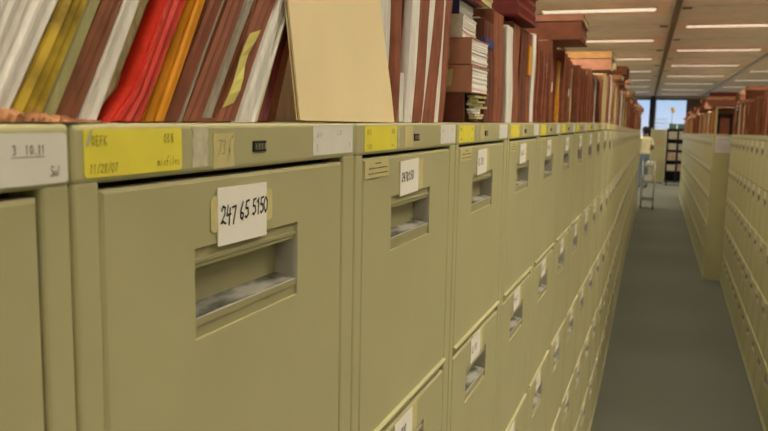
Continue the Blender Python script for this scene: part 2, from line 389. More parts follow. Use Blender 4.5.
def cabinet(loc, rot, hc, label, group, n=9, detail=2, case=None, row='left', rnd=random):
    """an empty at the foot of the cabinet carrying case, top panel, stickers and five drawers"""
    t = thing('filing_cabinet', label, 'filing cabinet', loc, rot, group)
    link('case', case, t, (0, 0, hc)); link('top_panel', ME_TOP, t, (0, 0, hc))
    if detail >= 1 and row == 'left':
        if n >= 0: tag(link('yellow_sticker', ME_YEL[0 if n == 0 else 1 + (n % 2 == 0)], t, (0, 0, hc)), 'yellow label')
        tag(link('white_sticker', ME_WHITE[n if n < 1 else 1], t, (0, 0, hc)), 'white label')
        if n >= 0:
            link('brand_plate', ME_PLATE, t, (0, 0, hc)); link('cream_tape', ME_CREAM[n if n == 0 else 1 + n % 2], t, (0, 0, hc))
        if n == 0: link('torn_label', ME_SMUDGE, t, (0, 0, hc))
        elif n > 0: link('torn_label', ME_SLIVER, t, (0, 0, hc))
    for k in range(5):
        short = hc < 1.63 and k == 4
        d = link('drawer', ME_SHORT if short else ME_DRAWER1 if k == 0 else ME_DRAWER, t, (0, .0095 if n == -1 else 0, hc - k * DR - (.004 if k else 0)))
        link('handle', ME_HANDLE, d)
        if detail == 0 and k > 3: continue
        if n == 0 and k == 0: link('tape', ME_TAPE_W, d); link('label_card', ME_CARD0, d)
        elif n == -1 and k == 0: pass
        else:
            if detail >= 1: link('tape', rnd.choice(ME_TAPE_R), d)
            link('label_card', ME_CARD[0] if (n == 1 and k == 0) else ME_CARD[1] if (n == 1 and k == 1) else ME_CARD[2] if (n == 2 and k == 0) else rnd.choice(ME_CARD), d)
        if k == 0 and n in (1, 2, 3, 4) and row == 'left': link('typed_note', ME_NOTE, d)
    return t

# frames along the rows: (matrix of the cabinet-top plane)
def near_top(y):   # y metres along the near left run, from cabinet n = 0
    R = Matrix.Rotation(TAU, 4, 'X')
    p = R @ Vector((-D0, Y0 + y, -CT)); p.z += CZ
    return Matrix.Translation(p) @ R
rndc = random.Random(4)
LEFT_GROUP = 'cabinets of the left row'
for n in range(-1, 9):
    Mt = near_top(n * W); p = Mt.translation; hc = p.z / math.cos(TAU)
    base = Mt @ Vector((0, 0, -hc))
    case = case_mesh(hc, DY1 + (.0095 if n == -1 else 0))
    what = {-1: 'olive beige filing cabinet cut by the left photo edge, white top label', 0: 'olive beige filing cabinet with card 247 65 5150 on its top drawer'}.get(
        n, 'olive beige five-drawer filing cabinet, %s from the near end of the left row' % ordinal(n + 2))
    cabinet(base, (TAU, 0, 0), hc, what, LEFT_GROUP, n, 2, case, 'left', rndc)

# far part of the left row swings gently away from the aisle
KN = [(3.738, -0.2876), (4.15, -0.2885), (4.6, -0.2925), (5.5, -0.312), (9.5, -0.395), (16.4, -0.500), (20, -0.55)]
def xl(y):
    for (a, b), (c, d) in zip(KN[:-1], KN[1:]):
        if y <= c: return b + (d - b) * (y - a) / (c - a)
    return KN[-1][1]
left_far = []
y = 3.7592; pa = 0.0
for i in range(33):
    x0 = xl(y); x1 = xl(y + W); a = math.atan2(x0 - x1, W)
    if a > pa: y += (a - pa) * DEPTH + .0006; x0 = xl(y)
    pa = a
    n = 9 + i; tl = TAU * max(0, 3 - i) / 4
    cabinet((x0, y, 0), (tl, 0, a), HCF, 'olive beige five-drawer filing cabinet, %s from the near end of the left row' % ordinal(n + 2), LEFT_GROUP, n, 1 if i < 3 else 0, ME_CASE_FAR, 'left' if i < 8 else 'far', rndc)
    left_far.append((x0, y, a)); y += W * math.cos(a) + .0003

HCR = 1.590
ME_CASE_R = ME_CASE_FAR
right_near, right_far = [], []
phi = PI - 0.011
NR = 13
for i in range(NR):
    y1 = 8.87 - (NR - 1 - i) * (W + .0003)      # far end of this cabinet
    x = 0.594 + 0.011 * (y1 - 4.4)
    right_near.append((x, y1, phi))
    t = cabinet((x, y1, -.0), (0, 0, phi), HCF, 'olive beige five-drawer filing cabinet, %s from the near end of the right front row' % ordinal(i + 1), 'cabinets of the right front row', 5, 0, ME_CASE_R, 'right', rndc)
    t.scale = (1, 1, HCR / HCF)
    if i == 6:
        mb = MB(); sheet(mb, .20, .245, .0620, .125, M_ORANGE, x=.0012); dd = [c for c in t.children if c.name.startswith('drawer')][3]
        tag(mb.build('tag', dd), 'small orange red tag')
phi2 = PI + 0.0084
for i in range(30):
    y1 = 8.89 + (i + 1) * (W + .0003); x = 0.474 - 0.0084 * (y1 - 8.87)
    right_far.append((x, y1, phi2))
    t = cabinet((x, y1, 0), (0, 0, phi2), HCF, 'olive beige five-drawer filing cabinet, %s from the near end of the right rear row' % ordinal(i + 1), 'cabinets of the right rear row', 5, 0, ME_CASE_R, 'right', rndc)
    t.scale = (1, 1, HCR / HCF)
    if i == 0:
        mb = MB()      # printed notice taped on the end panel (local y = W is the near side)
        mb.box(-.178, -.022, W - .0005, W + .0006, -.200, -.022, mat('lilac white notice', (206, 202, 210), 0.6, 0.03))
        rr = random.Random(2)
        for k in range(9):
            z = -.045 - k * .016; mb.box(-.030 - rr.uniform(.06, .125), -.034, W + .0006, W + .0009, z - .003, z, MATS['grey pencil'])
        tag(mb.build('notice', t, (0, 0, HCF)), 'white printed notice on the end panel')

# ------------------------------------------------------------------ files on top
def slab(mb, y0, y1, xf, xb, h, m, sh=lambda y, z: 0.0, ny=4, nz=6, jx=0.0, wave=0.0, seed=0, z0=0.0, zig=0.0, topj=0.0):
    rr = random.Random(seed); ph = rr.uniform(0, 6)
    jit = [rr.uniform(-jx, jx) for _ in range(ny + 1)]; tj = [rr.uniform(-topj, 0) for _ in range(ny + 1)]
    F = []; B = []
    for i in range(ny + 1):
        for j in range(nz + 1):
            v = j / nz; z = z0 + (h - z0) * v + (tj[i] * v); yb = y0 + (y1 - y0) * i / ny
            yy = yb + sh(yb, z)
            F.append((xf + jit[i] + (zig if i % 2 else 0) + wave * math.sin(ph * 2 + 7 * v), yy, z)); B.append((xb, yy, z))
    n = nz + 1; o = len(F); fs = []
    for i in range(ny):
        for j in range(nz):
            fs.append((i * n + j, (i + 1) * n + j, (i + 1) * n + j + 1, i * n + j + 1))
            fs.append((o + i * n + j, o + i * n + j + 1, o + (i + 1) * n + j + 1, o + (i + 1) * n + j))
        fs.append((i * n, o + i * n, o + (i + 1) * n, (i + 1) * n)); fs.append((i * n + nz, (i + 1) * n + nz, o + (i + 1) * n + nz, o + i * n + nz))
    for j in range(nz):
        fs.append((j, j + 1, o + j + 1, o + j)); a = ny * n; fs.append((a + j, o + a + j, o + a + j + 1, a + j + 1))
    mb.raw(F + B, fs, m)
def make_file(kind, t, h, depth, cm, pm, seed, warp=lambda u, z: 0.0, y0=0.0, xf=0.0, flush=False, topo=0.0):
    """returns [(part name, mesh)], first is the body; y runs y0..y0+t, z 0..h, x xf..xf-depth"""
    rr = random.Random(seed); out = []
    a, b = y0, y0 + t; xb = xf - depth; wave = .0008
    sh = lambda yy, z: warp((yy - a) / t, z)
    if kind == 'papers':
        mb = MB(); slab(mb, a, b, xf, xb, h, pm, sh, max(4, int(t / .0022)), 12, .0016, wave, seed, topj=.004); return [('paper_bundle', mb.mesh('paper_bundle'))]
    ct = 0.0018
    mb = MB()
    slab(mb, a, a + ct, xf, xb, h, cm, sh, 1, 12, .0, wave, seed)
    slab(mb, b - ct, b, xf + rr.uniform(-.002, .001), xb, h * rr.uniform(.96, 1.0), cm, sh, 1, 12, .0, wave, seed)
    slab(mb, a, b, xf, xb, .003, cm, sh, 4, 1, 0, 0, seed)
    if kind == 'wallet':
        if flush: slab(mb, a + ct * .5, b - ct * .5, xf + .0012, xf - .003, h * .98, cm, sh, 5, 16, .0006, wave * 1.5, seed, zig=.0015, z0=.0008)
        else: slab(mb, a + ct, b - ct, xf - .003, xf - .006, h * .97, cm, sh, 6, 12, 0, wave, seed, zig=-.003, z0=.002)
        slab(mb, a + ct, b - ct, xb + .004, xb + .002, h * .97, cm, sh, 2, 4, 0, 0, seed, z0=.002)
        out.append(('file_wallet', mb.mesh('file_wallet')))
        p = MB(); slab(p, a + ct * 1.2, b - ct * 1.2, xf - .012, xb + .006, h + rr.uniform(-.012, .012) + topo, pm, sh, max(3, int(t / .004)), 6, .001, wave, seed + 1, z0=.003, topj=.008)
        out.append(('papers', p.mesh('papers')))
    else:
        out.append(('file_folder', mb.mesh('file_folder')))
        p = MB(); slab(p, a + ct * 1.1, b - ct * 1.1, xf - rr.uniform(.001, .004), xb + .004, h * rr.uniform(.93, 1.0), pm, sh, max(3, int(t / .002)), 12, .0014, wave, seed + 1, z0=.003, topj=.005)
        out.append(('papers', p.mesh('papers')))
    return out
def put_file(parts, M, label, cat, group):
    root = link(parts[0][0], parts[0][1]); root.matrix_world = M; tag(root, label, cat, group)
    for nme, me in parts[1:]: link(nme, me, root)
    return root
NT = near_top(0) @ Matrix.Translation((0, 0, .0004))
SB = -0.012             # files stand a finger back from the cabinet edge
H0 = .26
def edge(dy, href, foot=0.0):
    # sideways shift of one edge with height; foot = extra shift that dies away just above the shelf
    s = dy / href
    return lambda z: s * z + foot * math.exp(-(z / .011) ** 2)
def warp2(dl, dr, href, foot=0.0, footr=0.0):
    L_, R_ = edge(dl, href, foot), edge(dr, href, footr)
    return lambda u, z: L_(z) * (1 - u) + R_(z) * u
GN = 'files on top of the near left cabinets'
K_ = 'wallet'
near_spec = [   # kind, foot edges, lean of the two edges over href, cover, papers, label, height, set-forward, flush front
 ('papers', -.0644, -.0303, .0295, .0362, .058, None, P_WHITE, 'thick leaning bundle of white papers at the left photo edge', .25, 0, 0),
 (K_, -.0300, -.0120, .0386, .0370, .063, C_WORN, P_OLIVE, 'worn mustard yellow file wallet beside the leftmost white papers', .25, 0, 1),
 ('papers', -.0112, .0012, .0382, .0385, .065, None, P_PALE, 'curved bundle of pale green papers behind the worn yellow wallet', .25, -.002, 0),
 (K_, .0019, .0200, .0397, .0365, .067, C_DULL, P_GREY, 'dull brown file wallet between pale green and white papers', .25, -.004, 1),
 ('papers', .0206, .0343, .0376, .0368, .069, None, P_WHITE, 'white paper bundle left of the red file wallet', .25, 0, 0),
 ('papers', .0350, .0470, .0384, .0410, .072, None, P_OLIVE, 'dark cream ragged paper bundle touching the red file wallet', .25, -.006, 0),
 (K_, .0480, .0612, .0440, .0490, .075, C_RED, P_CREAM, 'glossy bright red file wallet', .25, .004, 1),
 (K_, .0687, .0769, .0426, .0442, .077, C_AMBER, P_CREAM, 'amber yellow file wallet nearest the red file wallet', .25, .002, 1),
 (K_, .0773, .0866, .0452, .0490, .079, C_AMBER, P_GREY, 'amber yellow file wallet beside the pale blue papers', .25, .002, 1),
 ('papers', .0869, .0927, .0488, .0472, .080, None, P_BLUE, 'thin pale blue papers right of the amber wallets', .25, -.002, 0),
 (K_, .0930, .1068, .0472, .0495, .082, C_BROWN, P_GREY, 'rust brown file wallet right of the pale blue papers', .25, 0, 1),
 ('papers', .1072, .1108, .0498, .0512, .083, None, P_GREY, 'thin grey papers between two rust brown wallets', .25, .001, 0),
 (K_, .1112, .1308, .0530, .0548, .085, C_BROWN, P_GREY, 'rust brown file wallet right of the thin grey papers', .25, 0, 1),
 ('folder', .1312, .1502, .0552, .0598, .088, C_DULL, P_GREY, 'dull brown file folder full of grey papers', .25, 0, 0),
 (K_, .1506, .1724, .0600, .0610, .091, C_BROWN, P_GREY, 'rust brown file wallet with a yellow note slip', .25, 0, 1),
 ('papers', .1728, .2040, .0612, .0552, .096, None, P_WHITE, 'bright white paper bundle left of the manila folder', .25, .002, 0),
 ('papers', .2043, .2150, .0553, .0570, .099, None, P_CREAM, 'cream tan sheets leaning on the white bundle near the manila folder', .25, -.003, 0),
 (K_, .2160, .2380, .0572, .0550, .100, C_WINE, P_GREY, 'dark red file wallet in shadow left of the manila folder', .24, -.010, 1),
 (K_, .2400, .2720, .0550, .0500, .100, C_BROWN, P_GREY, 'rust brown file wallet half behind the manila folder', .24, -.022, 1),
 ('papers', .4500, .5120, .0180, .0060, .131, None, P_WHITE, 'white papers showing at the right edge of the manila folder', .25, -.006, 0),
 (K_, .5157, .5325, .0060, .0087, .135, C_BROWN, P_GREY, 'thin rust brown file wallet touching the manila folder', .25, 0, 1),
 (K_, .5329, .5500, .0090, .0230, .139, C_DARK, P_GREY, 'dark brown file wallet left of the tall white papers', .25, -.004, 0),
 ('papers', .5544, .5804, .0235, .0240, .145, None, P_WHITE, 'tall white paper bundle beside a dark brown wallet', .26, .002, 0),
 (K_, .5808, .6205, .0242, .0295, .150, C_BROWN, P_WHITE, 'broad rust brown file wallet right of the tall white papers', .26, 0, 1),
 ('papers', .6209, .6290, .0297, .0430, .156, None, P_WHITE, 'thin white sheets between two broad rust brown wallets', .26, .001, 0),
 (K_, .6294, .6826, .0434, .0270, .159, C_BROWN, P_GREY, 'broad rust brown file wallet left of the second thin sheets', .26, 0, 1),
 ('papers', .6830, .7017, .0272, .0275, .163, None, P_WHITE, 'white sheets between rust brown wallets left of the flat pile', .26, .001, 0),
 (K_, .7021, .7270, .0277, .0390, .167, C_BROWN, P_GREY, 'rust brown file wallet standing next to the flat pile', .26, -.002, 1),
]
prev = None
for i, (kind, a, b, dl, dr, href, cm, pm, lab, h, fwd, fl) in enumerate(near_spec):
    if prev is not None: dl = max(dl, (prev + .0005 - a) / H0 * href)
    dr = max(dr, (a + dl * H0 / href + .002 - b) / H0 * href); prev = b + dr * H0 / href
    red = 'glossy bright red' in lab
    wf = warp2(dl, dr, href, -.0102 if red else 0.0, -.0122 if 'touching the red' in lab else 0.0)
    parts = make_file(kind, b - a, h, .34, cm, pm, 100 + i, wf, a, SB + fwd, bool(fl))
    r = put_file(parts, NT, lab, {'papers': 'papers', 'folder': 'folder', 'wallet': 'folder'}[kind], GN)
    if 'note slip' in lab:
        mb = MB(); z0, z1 = .010, .066; vs = []
        for k in range(7):
            z = z0 + (z1 - z0) * k / 6; yc = a + .0045 + wf(.1, z); w_ = .0064 - .0002 * k
            vs += [(SB + .0035 + .0012 * math.sin(k), yc - w_, z), (SB + .0045 + .002 * math.sin(k * 1.3), yc + w_ + .001, z + .004)]
        mb.raw(vs, [(2 * k, 2 * k + 1, 2 * k + 3, 2 * k + 2) for k in range(6)], C_NOTE)
        tag(mb.build('note_slip', r), 'yellow paper slip')
    if lab.startswith('dark brown file wallet left of the tall'):
        mb = MB(); mb.box(SB - .003, SB + .0015, .539, .5530, .001, .058, P_WHITE); mb.build('card', r)

# crumpled brown edging along the front left
mb = MB(); rr = random.Random(12); vs = []; nx = 110
for i in range(nx + 1):
    yy = -.125 + .150 * i / nx
    hgt = .0052 + .0012 * math.sin(i * .5) + .0010 * math.sin(i * 1.3 + 1) + rr.uniform(-.0008, .0008)
    hgt *= max(.25, 1 - max(0, i - 70) / 44)
    for k in range(6):
        a = PI * k / 5; vs.append((SB + .007 + math.cos(a) * .004 + rr.uniform(-.0010, .0010), yy + .0016 * math.sin(k), max(0.0003, math.sin(a) * hgt)))
mb.raw(vs, [(i * 6 + k, i * 6 + k + 1, (i + 1) * 6 + k + 1, (i + 1) * 6 + k) for i in range(nx) for k in range(5)], C_CRUMP)
o = mb.build('crumpled_binding'); o.matrix_world = NT; tag(o, 'torn crumpled brown binding strip lying in front of the leftmost files', 'torn binding')

# manila folder turned to face the aisle, leaning a little to the left
mb = MB(); f = lambda z: -.37 * z * .5
def man(z, u):
    zz = min(z, .13) + max(0, z - .13) * .5
    return (.2650 - .245 * zz) * (1 - u) + (.5060 - .49 * zz) * u
for (x0_, x1_, inset) in ((SB + .010, SB + .0085, 0), (SB + .0068, SB + .0056, .001)):
    vs = []; nz_ = 8; ny_ = 10
    for lay in (x0_, x1_):
        for j in range(nz_ + 1):
            for i in range(ny_ + 1):
                z = .262 * j / nz_ ; u = i / ny_
                cut = .004 if (j == 0 and i == ny_) else 0
                vs.append((lay + .0008 * math.sin(u * 5 + j * .5), man(z, u) + (inset if i == 0 else -inset if i == ny_ else 0) - cut, z + (.002 * (1 - u) if j == 0 else 0)))
    n1 = (ny_ + 1) * (nz_ + 1); fs = []
    for j in range(nz_):
        for i in range(ny_):
            a = j * (ny_ + 1) + i; fs.append((a, a + 1, a + ny_ + 2, a + ny_ + 1)); fs.append((n1 + a, n1 + a + ny_ + 1, n1 + a + ny_ + 2, n1 + a + 1))
    for i in range(ny_): fs.append((i, n1 + i, n1 + i + 1, i + 1)); a = nz_ * (ny_ + 1) + i; fs.append((a, a + 1, n1 + a + 1, n1 + a))
    for j in range(nz_):
        a = j * (ny_ + 1); fs.append((a, a + ny_ + 1, n1 + a + ny_ + 1, n1 + a)); a += ny_; fs.append((a, n1 + a, n1 + a + ny_ + 1, a + ny_ + 1))
    mb.raw(vs, fs, C_MANILA)
root = link('manila_folder', mb.mesh('manila_folder')); root.matrix_world = NT
tag(root, 'large plain manila folder turned flat towards the aisle', 'folder', GN)
mb = MB(); slab(mb, .277, .490, SB + .0080, SB + .0072, .250, P_CREAM, lambda y_, z: -.37 * (min(z, .13) + max(0, z - .13) * .5), 2, 8, 0, 0, 1, z0=.001); mb.build('papers', root)

# the flat pile with tags, third cabinet
def flat_file(t, w, depth, cm, pm, seed, kind='wallet'): return make_file(kind, t, w, depth, cm, pm, seed)
def put_flat(parts, Mrow, y, z, x, label, cat, group, yaw=0.0, t=0.0):
    # turned on its side: thickness becomes height
    M = Mrow @ Matrix.Translation((x, y, z)) @ Matrix.Rotation(yaw, 4, 'Z') @ Matrix.Rotation(-PI / 2, 4, 'X')
    return put_file(parts, M, label, cat, group)
def flat_at(Mrow, y, z, x, t, w, depth, cm, pm, seed, label, group, kind='wallet', yaw=0.0, cat='folder'):
    # turned so that the folded spine faces the near end of the row
    return put_flat(flat_file(t, w, depth, cm, pm, seed, kind), Mrow, y - w, z + t, x, label, cat, group, yaw)
YP = 0.846              # near face of the pile (metres from n = 0)
flat_at(NT, YP + .120, 0, -.012, .046, .118, .34, C_DARK, P_CREAM, 301, 'dark brown wallet lying flat at the bottom of the tagged pile', GN)
b_ = flat_at(NT, YP + .122, .0465, -.001, .0430, .120, .34, C_PINK, P_WHITE, 302, 'faded pink brown wallet lying flat, middle of the tagged pile', GN, 'folder')
c_ = flat_at(NT, YP + .120, .0900, -.003, .041, .118, .34, C_PINK, P_WHITE, 303, 'faded pink brown wallet lying flat below white papers on the tagged pile', GN, 'folder')
flat_at(NT, YP + .118, .1315, -.020, .036, .110, .32, None, P_WHITE, 304, 'white paper bundle lying flat on top of the tagged pile', GN, 'papers', 0.05, 'papers')
flat_at(NT, YP + .116, .1680, -.026, .024, .110, .30, C_BLUE, P_WHITE, 305, 'dark blue folder lying on the white papers of the tagged pile', GN, 'folder')
flat_at(NT, YP + .125, .1925, -.014, .045, .120, .32, C_WINE, P_CREAM, 306, 'wine red wallet topmost on the tagged pile', GN)
for (x0_, z0_, z1_, lab) in ((-.058, .093, .1165, 'upper cream paper tag tucked into the front of the tagged pile'), (-.052, .0560, .083, 'lower cream paper tag tucked into the front of the tagged pile')):
    mb = MB(); vs = []
    for q in (0, .0006): vs += [(x0_, YP - .004 - q, z0_), (x0_ + .021, YP - .006 - q, z0_ + .001), (x0_ + .022, YP - .002 - q, z1_), (x0_ + .001, YP - .001 - q, z1_ - .002), (x0_ - .004, YP - .006 - q, (z0_ + z1_) / 2)]
    mb.raw(vs, [(0, 1, 2, 3, 4), (9, 8, 7, 6, 5)] + [(k, (k + 1) % 5, 5 + (k + 1) % 5, 5 + k) for k in range(5)], M_TAPE)
    o = mb.build('hanging_tag'); o.matrix_world = NT; tag(o, lab, 'paper tag', 'cream tags on the flat pile')
# ragged pale papers at the mouth of the bottom wallet
mb = MB(); rr = random.Random(8)
for k in range(9):
    z = .006 + k * .0042; w_ = rr.uniform(.006, .018)
    slab(mb, YP + .012 + rr.uniform(0, .02), YP + .070 + rr.uniform(0, .04), -.002 + rr.uniform(-.006, .006), -.011, z + .0036, rr.choice([P_CREAM, P_WHITE, P_PALE]), lambda q, z_: 0, 6, 1, .004, .0, k, z0=z)
o = mb.build('paper_bundle'); o.matrix_world = NT; tag(o, 'ragged cream papers sticking out under the tagged pile', 'papers')

# ---- library of standing files for the long rows
LIB = []
rl = random.Random(77)
def lib(kind, t, h, cm, pm, desc, cat): LIB.append((make_file(kind, t, h, .33, cm, pm, 500 + len(LIB), y0=-t), t, h, desc, cat))
lib('wallet', .052, .235, C_BROWN, P_WHITE, 'rust brown file wallet', 'folder')
lib('wallet', .070, .250, C_BROWN, P_GREY, 'broad rust brown file wallet', 'folder')
lib('wallet', .040, .225, C_DARK, P_GREY, 'dark brown file wallet', 'folder')
lib('wallet', .060, .245, C_DULL, P_CREAM, 'dull brown file wallet', 'folder')
lib('folder', .034, .240, C_BROWN, P_WHITE, 'rust brown folder with white papers', 'folder')
lib('folder', .046, .230, C_TAN, P_CREAM, 'tan folder with cream papers', 'folder')
lib('papers', .030, .240, None, P_WHITE, 'white paper bundle', 'papers')
lib('papers', .028, .225, None, P_CREAM, 'cream paper bundle', 'papers')
lib('folder', .030, .215, C_AMBER, P_CREAM, 'amber yellow folder', 'folder')
lib('wallet', .056, .240, C_PINK, P_CREAM, 'faded pink brown file wallet', 'folder')
lib('wallet', .085, .255, C_BROWN, P_WHITE, 'extra thick rust brown file wallet', 'folder')
FLAT = []
def libf(kind, t, w, cm, pm, desc): FLAT.append((make_file(kind, t, w, .36, cm, pm, 700 + len(FLAT)), t, w, desc))
libf('wallet', .052, .225, C_BROWN, P_WHITE, 'rust brown wallet lying flat')
libf('folder', .036, .215, C_PINK, P_CREAM, 'pink brown folder lying flat')
libf('wallet', .062, .230, C_DARK, P_CREAM, 'dark brown wallet lying flat')
libf('folder', .028, .220, C_TAN, P_WHITE, 'tan folder lying flat')
TAGM = []
for (m_, z0_, z1_) in ((M_CARD, .15, .20), (M_CARD, .10, .13), (C_AMBER, .08, .17), (M_YELLOW, .16, .2)):
    mb = MB(); mb.box(-.0065, -.0035, -.030, -.012, z0_, z1_, m_, .0004); TAGM.append((mb.mesh('spine_label'), 'white spine label' if m_ is M_CARD else 'yellow spine label'))
USED = {}
def uniq(s):
    USED[s] = USED.get(s, 0) + 1
    return s if USED[s] == 1 else None
def fill(frame, L, rowname, group, cabidx, seed, hs=1.0, flat_p=0.5, skip=(), over=.03, tmul=1.0, y_start=0.0, flats=(), mix=None):
    """frame(y) -> matrix at the cabinet top, y metres along the row as the viewer walks away"""
    rr = random.Random(seed); y_ = y_start; run = []; theta = 0; left = 0; count = {}
    while y_ < L - .06:
        if left <= 0:
            left = rr.randint(3, 8); old = theta; theta = rr.choice([0, 0, .04, .09, .15]); y_ += .004 + .30 * abs(math.sin(theta) - math.sin(old))
        left -= 1
        w_ = mix or [5, 5, 4, 4, 4, 3, 3, 2, 1.4, 3, 3]
        parts, t, h, desc, cat = LIB[rr.choices(range(len(LIB)), w_)[0]]
        sy = tmul * rr.uniform(.9, 1.15); t2 = t * sy / math.cos(theta)
        if y_ + t2 > L: break
        ci = cabidx(y_ + t2 / 2); count[ci] = count.get(ci, 0) + 1
        lab = '%s, %s file along on the %s %s cabinet' % (desc, ordinal(count[ci]), ordinal(ci), rowname)
        sz = hs * rr.uniform(.94, 1.06)
        M = frame(y_ if frame.flip else y_ + t2) @ Matrix.Translation((SB + rr.uniform(-.010, .006), 0, 0.0004)) @ frame.pre @ Matrix.Rotation(-theta, 4, 'X') @ Matrix.Diagonal((1, sy, sz, 1))
        r = put_file(parts, M, lab, cat, group)
        if rr.random() < .28 and t > .035 and cat == 'folder':
            me, ll = rr.choice(TAGM); tag(link('spine_label', me, r), ll)
        run.append((y_, y_ + t2, h * sz * math.cos(theta) + t * sy * math.sin(theta) + .012)); y_ += t2 + .0015
    # flat ones bridging the standing files
    y_ = y_start + .05; count = {}
    while y_ < L - .3:
        parts, t, w, desc = rr.choice(FLAT)
        if (flats and any(abs(y_ - q) < .12 for q in flats)) or (not flats and rr.random() < flat_p):
            z = max([q[2] for q in run if q[1] > y_ - .02 and q[0] < y_ + w + .06] or [0]) + .004
            for q in range(rr.choice([1, 1, 2, 2, 3])):
                parts, t, w, desc = FLAT[rr.randrange(len(FLAT))]
                ci = cabidx(y_ + w / 2); count[ci] = count.get(ci, 0) + 1
                lab = '%s, %s flat file above the %s %s cabinet' % (desc, ordinal(count[ci]), ordinal(ci), rowname)
                M = frame(y_) @ Matrix.Translation((rr.uniform(over - .03, over + .02), 0, z + t)) @ Matrix.Rotation(rr.uniform(-.06, .06), 4, 'Z') @ Matrix.Rotation(-PI / 2, 4, 'X')
                if frame.flip: M = frame(y_) @ Matrix.Translation((rr.uniform(over - .03, over + .02), 0, z)) @ Matrix.Rotation(rr.uniform(-.06, .06), 4, 'Z') @ Matrix.Rotation(PI / 2, 4, 'X')
                put_file(parts, M, lab, 'folder', group); z += t + .003
            y_ += w + .10
        else: y_ += .12

class Frame:
    def __init__(s, f, flip=False):
        s.f = f; s.flip = flip
        s.pre = Matrix.Translation((0, 0, 0))
    def __call__(s, y): return s.f(y)
# near left, from the tagged pile to the end of the near run: first four described, then filled
hand = [
 ('wallet', .985, 1.050, -.02, .2, C_DARK, P_GREY, 'dark brown file wallet with a blue label right of the tagged pile', .175, .0),
 ('wallet', 1.056, 1.130, -.02, .2, C_BROWN, P_GREY, 'rust brown file wallet left of the dangling white sheet', .20, .0),
 ('papers', 1.150, 1.215, -.02, .2, None, P_WHITE, 'tall white sheets standing right of the blue-labelled wallet', .185, .004),
 ('wallet', 1.220, 1.290, -.01, .2, C_BROWN, P_CREAM, 'rust brown file wallet right of the tall white sheets', .20, 0),
 ('wallet', 1.294, 1.372, .0, .2, C_DARK, P_TAN if False else P_CREAM, 'dark brown file wallet under the wine red flat wallet', .20, 0),
 ('wallet', 1.376, 1.420, .0, .2, C_BROWN, P_GREY, 'rust brown file wallet with a yellow spine label', .20, 0),
]
for i, (kind, a, b, dy, href, cm, pm, lab, h, fwd) in enumerate(hand):
    r = put_file(make_file(kind, b - a, h, .34, cm, pm, 900 + i, (lambda u, z, d_=dy, h_=href: d_ * z / h_), a, SB + fwd, True), NT, lab, 'papers' if kind == 'papers' else 'folder', GN)
    if 'blue label' in lab:
        mb = MB(); mb.box(SB - .045, SB + .004, .961, .9635, .128, .142, C_BLUE); mb.box(SB - .002, SB + .0045, .9635, 1.030, .128, .142, C_BLUE); tag(mb.build('spine_label', r), 'blue label')
    if 'yellow spine label' in lab:
        mb = MB(); mb.box(SB - .002, SB + .0055, 1.380, 1.416, .105, .168, C_AMBER); tag(mb.build('spine_label', r), 'yellow label')
flat_at(NT, 1.10, .208, -.02, .034, .20, .34, None, P_CREAM, 310, 'cream papers lying flat left of the wine red wallet', GN, 'papers', .05, 'papers')
flat_at(NT, 1.40, .206, .006, .062, .24, .36, C_WINE, P_CREAM, 311, 'wine red wallet lying flat on standing wallets', GN, 'wallet')
flat_at(NT, 1.96, .2165, .062, .046, .22, .36, C_BROWN, P_CREAM, 312, 'rust brown wallet jutting over the aisle, lower of a stacked pair', GN, 'wallet', 0.02)
flat_at(NT, 1.96, .2635, .066, .018, .22, .36, C_PINK, P_CREAM, 313, 'faded pink folder jutting over the aisle on a rust brown wallet', GN, 'folder', 0.03)
flat_at(NT, 3.18, .2165, .055, .045, .22, .36, C_PINK, P_CREAM, 314, 'faded pink brown folder jutting over the aisle, seventh cabinet', GN, 'folder', 0.02)
flat_at(NT, 3.18, .2630, .055, .030, .22, .36, C_TAN, P_CREAM, 315, 'tan folder topmost over the aisle, seventh cabinet of the left row', GN, 'folder', -.02)
fill(Frame(near_top), 9 * W, 'left', 'files on the near left cabinets', lambda q: int(q // W) + 2, 5, hs=.80, flat_p=0.0, y_start=1.424)
# far left
LF = 33 * W
def lf(yq):
    i = max(0, min(32, int(yq // W))); x0_, y0_, a = left_far[i]
    return Matrix.Translation((x0_, y0_, HCF)) @ Matrix.Rotation(a, 4, 'Z') @ Matrix.Translation((0, yq - i * W, 0))
fill(Frame(lf), LF, 'left', 'files on the far left cabinets', lambda q: int(q // W) + 11, 6, hs=1.05, flat_p=.35, tmul=1.45, over=.02, mix=[5, 5, 2, 4, 5, 5, 4, 5, 3, 5, 3])
def rf_(cabs, nrow):
    def f(yq):
        i = max(0, min(nrow - 1, int(yq // W))); x_, y1, ph = cabs[i]
        return Matrix.Translation((x_, y1, HCR)) @ Matrix.Rotation(ph, 4, 'Z') @ Matrix.Translation((0, W - (yq - i * W), 0))
    return f
fr1 = Frame(rf_(right_near, NR), True); fr1.pre = Matrix.Rotation(0, 4, 'Z')
fill(fr1, NR * W, 'right front', 'files on the right front cabinets', lambda q: int(q // W) + 1, 8, hs=1.15, flat_p=.42, over=.01)
fr2 = Frame(rf_(right_far, 30), True)
fill(fr2, 30 * W, 'right rear', 'files on the right rear cabinets', lambda q: int(q // W) + 1, 9, hs=1.18, flat_p=.42, tmul=1.35, over=.01, y_start=.20, mix=[5, 5, 2, 4, 5, 5, 4, 5, 3, 5, 3])

